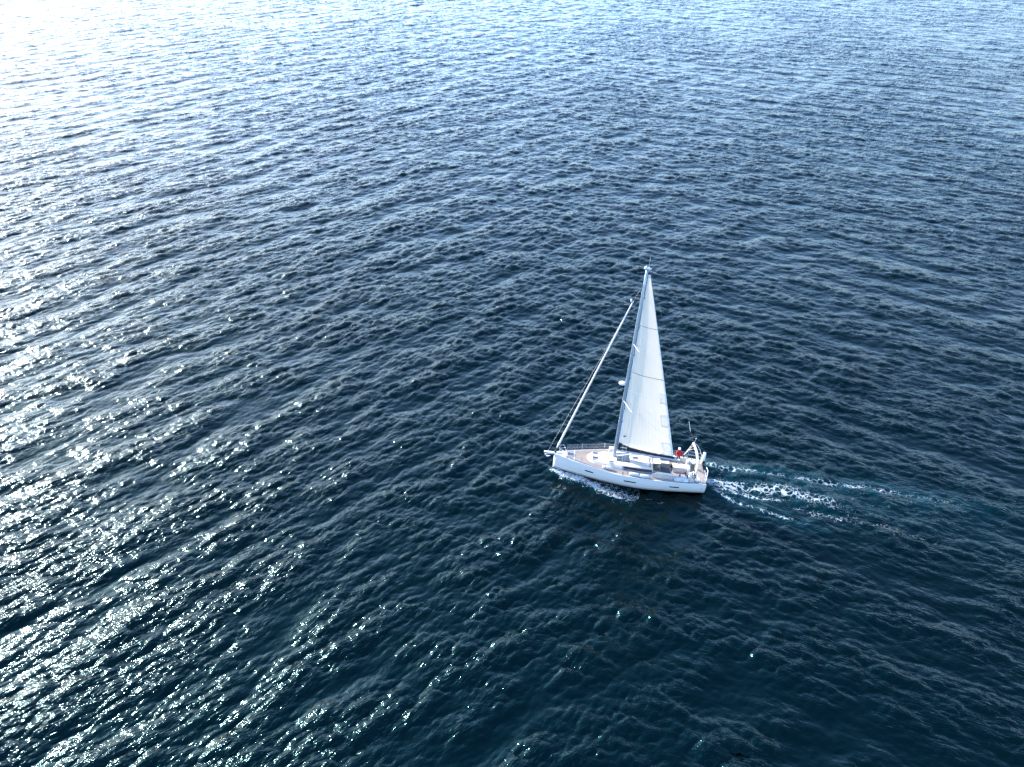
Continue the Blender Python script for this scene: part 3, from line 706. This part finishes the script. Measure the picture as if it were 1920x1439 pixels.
for s_ in (1, -1):
    cp = (6.72, s_ * (beam(6.72) - .08), shz(6.7) + .05); lo = [t_ for a, t_ in tips if a == s_]
    G().tube([cp, lo[0], lo[1], (mp_(16.4).x, s_ * .06, 16.4)], .0075, 5).make('shroud', 'steel')
    G().tube([(cp[0] + .02, cp[1] - s_ * .02, cp[2]), (mp_(6.7).x, s_ * .08, 6.7)], .0065, 5).make('shroud', 'steel')
    G().tube([lo[0], (mp_(11.6).x, s_ * .08, 11.6)], .0055, 5).make('shroud', 'steel')
    G().box((cp[0], cp[1], cp[2] + .14), (.05, .04, .34), bev=.01).make('turnbuckle', 'rubber')
G().tube([(.10, -1.45, 1.1), (1.42, -1.2, 4.12), (1.66, -1.17, 4.95), (MT.x - .2, 0, 17.7)], .004, 5).make('backstay', 'steel')
G().tube([(1.42, -1.2, 4.12), (1.66, -1.2, 4.95)], .022, 6).make('stay_insulator', 'white')
for s_ in (1, -1):
    G().tube([(mp_(11.5).x - .1, s_ * .1, 11.5), (5.4, s_ * .28 + .2, 2.65)], .005, 4).make('lazy_jack', 'rope')
    G().tube([(mp_(11.5).x - .1, s_ * .1, 11.5), (3.6, s_ * .28 + .42, 2.6)], .005, 4).make('lazy_jack', 'rope')
G().box(luff(.07) + Vector((-.35, .45, 0)), (.22, .03, .10), bev=.01, ry=.4).make('halyard_block', 'rubber')

# pulpit, stanchions, lifelines and netting
for s_ in (1, -1):
    pl = G().tube([(11.93, s_ * .30, 1.44), (11.89, s_ * .34, 2.02), (11.58, s_ * .46, 2.02), (11.35, s_ * .58, 1.42)], .016, 6).make('pulpit', 'steel')
    G().tube([(11.91, s_ * .33, 1.73), (11.46, s_ * .52, 1.73)], .012, 6).make('pulpit_bar', 'steel', pl)
SX = [11.35, 10.05, 8.15, 6.35, 4.55, 2.75, 1.08]
for s_ in (1, -1):
    tops = []
    for i, x in enumerate(SX):
        y = s_ * (beam(x) - .09); z = shz(x) + .04; tops.append((x, y, z + .62))
        if 0 < i < len(SX) - 1: G().tube([(x, y, z), (x, y + s_ * .02, z + .64)], .013, 6).make('stanchion', 'steel')
    for hgt in (.0, -.30):
        fine = []
        for (a, b) in zip(tops, tops[1:]):
            for q in range(6):
                w_ = q / 6; fine.append((a[0] + (b[0] - a[0]) * w_, a[1] + (b[1] - a[1]) * w_ + 0, a[2] + (b[2] - a[2]) * w_ + hgt - .03 * math.sin(math.pi * w_)))
        fine.append((tops[-1][0], tops[-1][1], tops[-1][2] + hgt))
        G().tube(fine, .006, 5).make('lifeline', 'steel')
    for (a, b) in zip(tops, tops[1:]):
        v, f = [], []
        for q in range(9):
            w_ = q / 8; x = a[0] + (b[0] - a[0]) * w_; y = a[1] + (b[1] - a[1]) * w_ + .03 * math.sin(7 * x) * math.sin(math.pi * w_)
            zt = a[2] + (b[2] - a[2]) * w_ - .03 * math.sin(math.pi * w_)
            for j in range(5): v.append((x, y + .015 * math.sin(9 * x + j), zt - (.60 * j / 4)))
        for q in range(8):
            for j in range(4): f.append((q * 5 + j, q * 5 + j + 1, (q + 1) * 5 + j + 1, (q + 1) * 5 + j))
        ob('safety_net', v, f, 'net')
G().box((7.52, -1.70, dz(7.5, 1.7) + .16), (.44, .34, .34), bev=.05).make('deck_box', 'white')

# things on the boat that are things of their own
def topthing(name, label, cat, base, group=None):
    e = bpy.data.objects.new(name, None); C.objects.link(e); e.matrix_world = BM @ Matrix.Translation(Vector(base) - OFF)
    e['label'] = label; e['category'] = cat; e.empty_display_size = .3
    if group: e['group'] = group
    return e
def fender(base, dx, dy, L, r, label):
    e = topthing('fender', label, 'fender', base, 'white fenders lying along the port side deck')
    u = Vector((dx, dy, 0)).normalized(); qs = [-.5, -.485, -.45, -.40, .40, .45, .485, .5]; rs = [.15, .5, .82, 1, 1, .82, .5, .15]
    g = G().tube([u * L * q + Vector((0, 0, r)) for q in qs], [r * k_ for k_ in rs], 14); g.make('fender_body', 'fender', e, True, Vector((0, 0, 0)))
    G().tube([u * L * .5 + Vector((0, 0, r)), u * (L * .5 + .06) + Vector((0, 0, r + .02))], .035, 8).tube([u * -L * .5 + Vector((0, 0, r)), u * -(L * .5 + .06) + Vector((0, 0, r + .02))], .035, 8).make('fender_eye', 'rubber', e, False, Vector((0, 0, 0)))
    G().tube([u * L * .5 + Vector((0, 0, r)), u * (L * .4) + Vector((0, .1, r + .42))], .008, 5).make('fender_rope', 'darkrope', e, False, Vector((0, 0, 0)))
    return e
fender((5.82, 1.84, dz(5.8, 1.84)), 1, -.12, .82, .145, 'white fender beside the dark side window, nearer the mast of the pair')
fender((4.96, 1.92, dz(5.0, 1.92)), 1, -.06, .82, .145, 'white fender beside the dark side window, nearer the stern of the pair')
fender((2.02, 1.86, dz(2.0, 1.86)), 1, .02, 1.15, .16, 'large white fender on the port side deck beside the cockpit coaming')
fd_ = topthing('rolled_canvas', 'rolled white canvas bundle on the port deck beside the front of the cabin', 'canvas roll', (7.9, 1.36, dz(7.9, 1.3)))
G().tube([(-.45, .10, .12), (-.38, .08, .13), (-.1, .02, .15), (.2, -.03, .13), (.42, -.08, .12), (.47, -.09, .11)], [.05, .12, .15, .14, .11, .05], 12).make('canvas_roll', 'canvas', fd_, True, Vector((0, 0, 0)))
for x in (-.22, .2): G().tube([(x + .01 * math.cos(a), .15 * math.cos(a) + .02, .14 + .155 * math.sin(a)) for a in [2 * math.pi * i / 12 for i in range(13)]], .010, 5, False).make('tie_cord', 'darkrope', fd_, False, Vector((0, 0, 0)))

# person in a red jacket on the starboard side of the cockpit
PS = .90
per = topthing('person', 'person in red jacket, dark trousers and white cap standing in the cockpit behind the boom', 'person', (2.02, -1.02, 1.10))
per.scale = (PS, PS, PS)
def skin(name, verts, edges, radii, m, parent, root=0, sub=2):
    me_ = bpy.data.meshes.new(name); me_.from_pydata(verts, edges, []); me_.materials.append(M[m])
    o = bpy.data.objects.new(name, me_); C.objects.link(o); o.parent = parent
    md = o.modifiers.new('skin', 'SKIN'); md.use_smooth_shade = True
    for i, r in enumerate(radii): me_.skin_vertices[0].data[i].radius = r if isinstance(r, tuple) else (r, r); me_.skin_vertices[0].data[i].use_root = (i == root)
    ss = o.modifiers.new('sub', 'SUBSURF'); ss.levels = sub; ss.render_levels = sub
    return o
# turned to port and slightly forward; x forward, y to port
bv = [(0, 0, .78), (0, 0, .92), (.0, .02, 1.12), (.02, .04, 1.28), (.03, .06, 1.36), (.05, .09, 1.43),
      (.10, .0, .76), (.12, .05, .42), (.10, .02, .07), (.13, .15, .03), (-.10, 0, .76), (-.11, .06, .42), (-.12, .02, .07), (-.09, .15, .03),
      (.17, .03, 1.27), (.24, .10, 1.02), (.22, .32, .95), (-.15, .02, 1.27), (-.24, .06, 1.00), (-.20, .26, .88)]
be = [(0, 1), (1, 2), (2, 3), (3, 4), (4, 5), (0, 6), (6, 7), (7, 8), (8, 9), (0, 10), (10, 11), (11, 12), (12, 13), (3, 14), (14, 15), (15, 16), (3, 17), (17, 18), (18, 19)]
br = [(.13, .10), (.13, .10), (.15, .11), (.13, .10), .05, .05, .085, .06, .045, .04, .085, .06, .045, .04, .065, .05, .03, .065, .05, .03]
skin('body', bv, be, br, 'trouser', per)
jk = skin('jacket', [(0, 0, .70), (0, 0, .86), (0, .02, 1.06), (.02, .03, 1.24), (.03, .05, 1.37), (.18, .03, 1.28), (.26, .10, 1.03), (.23, .28, .96), (-.16, .02, 1.28), (-.26, .06, 1.02), (-.21, .22, .90)],
     [(0, 1), (1, 2), (2, 3), (3, 4), (3, 5), (5, 6), (6, 7), (3, 8), (8, 9), (9, 10)], [(.19, .14), (.19, .15), (.20, .15), (.17, .13), .09, .09, .075, .055, .09, .075, .055], 'red', per)
hdg = G().ball((.05, .09, 1.55), .115, (.85, 1, 1.1), 16).ball((.05, .205, 1.535), .02).ball((.05 - .10, .09, 1.54), .025, (.5, 1, 1.2)).ball((.15, .09, 1.54), .025, (.5, 1, 1.2)).tube([(.05, .08, 1.40), (.05, .09, 1.5)], .055, 8).make('head', 'skin', per, True, Vector((0, 0, 0)))
for s_ in (1, -1): G().ball((.05 + s_ * .04, .195, 1.56), .012).make('eye', 'rubber', hdg, False, Vector((0, 0, 0)))
G().box((.05, .2, 1.49), (.05, .012, .012)).make('mouth', 'red', hdg, False, Vector((0, 0, 0)))
G().ball((.05, .085, 1.60), .125, (.95, 1.05, .8), 16).box((.05, .22, 1.60), (.16, .14, .015)).make('cap', 'cap', per, True, Vector((0, 0, 0)))
G().ball((.05, .04, 1.47), .12, (1.1, .9, .8), 12).make('hood', 'red', per, True, Vector((0, 0, 0)))
for hx, hy, hz in ((.225, .34, .95), (-.20, .28, .87)):
    h = G().ball((hx, hy, hz), .042, (.8, 1.1, .5), 10)
    for q in range(4): h.tube([(hx - .027 + .018 * q, hy + .03, hz), (hx - .03 + .02 * q, hy + .075 - .004 * abs(q - 1.5), hz - .01), (hx - .03 + .02 * q, hy + .095, hz - .03)], [.009, .009, .007], 6)
    h.tube([(hx - .03, hy, hz), (hx - .055, hy + .035, hz - .005), (hx - .05, hy + .06, hz - .015)], [.012, .010, .008], 6)
    h.make('hand', 'skin', per, True, Vector((0, 0, 0)))

# ---------------------------------------------------------------- spray and froth: lumps thrown up along the bow wave and wake
v, f = [], []
octv = [(1, 0, 0), (-1, 0, 0), (0, 1, 0), (0, -1, 0), (0, 0, 1), (0, 0, -1)]; octf = [(0, 2, 4), (2, 1, 4), (1, 3, 4), (3, 0, 4), (2, 0, 5), (1, 2, 5), (3, 1, 5), (0, 3, 5)]
ncell = {}
for i in near: ncell.setdefault((int(PX[i] * 4), int(PY[i] * 4)), H[i])
def wz(x, y): return ncell.get((int(x * 4), int(y * 4)), 0.)
def spray(pts, n, wid, size, lift):
    lens = [math.dist(a, b) for a, b in zip(pts, pts[1:])]; tot = sum(lens)
    for _ in range(n):
        s_ = random.random() ** 1.7 * tot; q = s_ / tot; i = 0
        while s_ > lens[i] and i < len(lens) - 1: s_ -= lens[i]; i += 1
        a, b = pts[i], pts[i + 1]; k_ = s_ / lens[i]
        nxx, nyy = -(b[1] - a[1]) / lens[i], (b[0] - a[0]) / lens[i]; o_ = random.gauss(0, wid * (1 + .8 * q))
        o_ += .12 * math.sin(q * 40) + .08 * math.sin(q * 97)
        x, y = a[0] + (b[0] - a[0]) * k_ + nxx * o_, a[1] + (b[1] - a[1]) * k_ + nyy * o_
        r = size * random.uniform(.35, 1.2) * (1 - .3 * q); z = wz(x, y) + abs(random.gauss(0, lift)) * math.exp(-abs(o_) / .5) * (1 - .6 * q)
        b0 = len(v); a_ = random.random() * 3
        for X_, Y_, Z_ in octv: v.append((x + r * (X_ * math.cos(a_) - Y_ * math.sin(a_)) * 1.3, y + r * (X_ * math.sin(a_) + Y_ * math.cos(a_)), z + r * Z_ * .7))
        f.extend([tuple(b0 + t_ for t_ in ff) for ff in octf])
spray(BOW, 3600, .13, .026, .10); spray(INNER, 900, .25, .020, .05)
spray(WM, 260, .3, .014, .03)
M['froth'] = mat('sea_froth', (.50, .54, .57), .8)
fo_ = ob('spray', v, f, 'froth', None, True, Vector((0, 0, 0))); fo_['kind'] = 'stuff'; fo_['label'] = 'white spray and froth along the bow wave and wake'; fo_['category'] = 'spray'
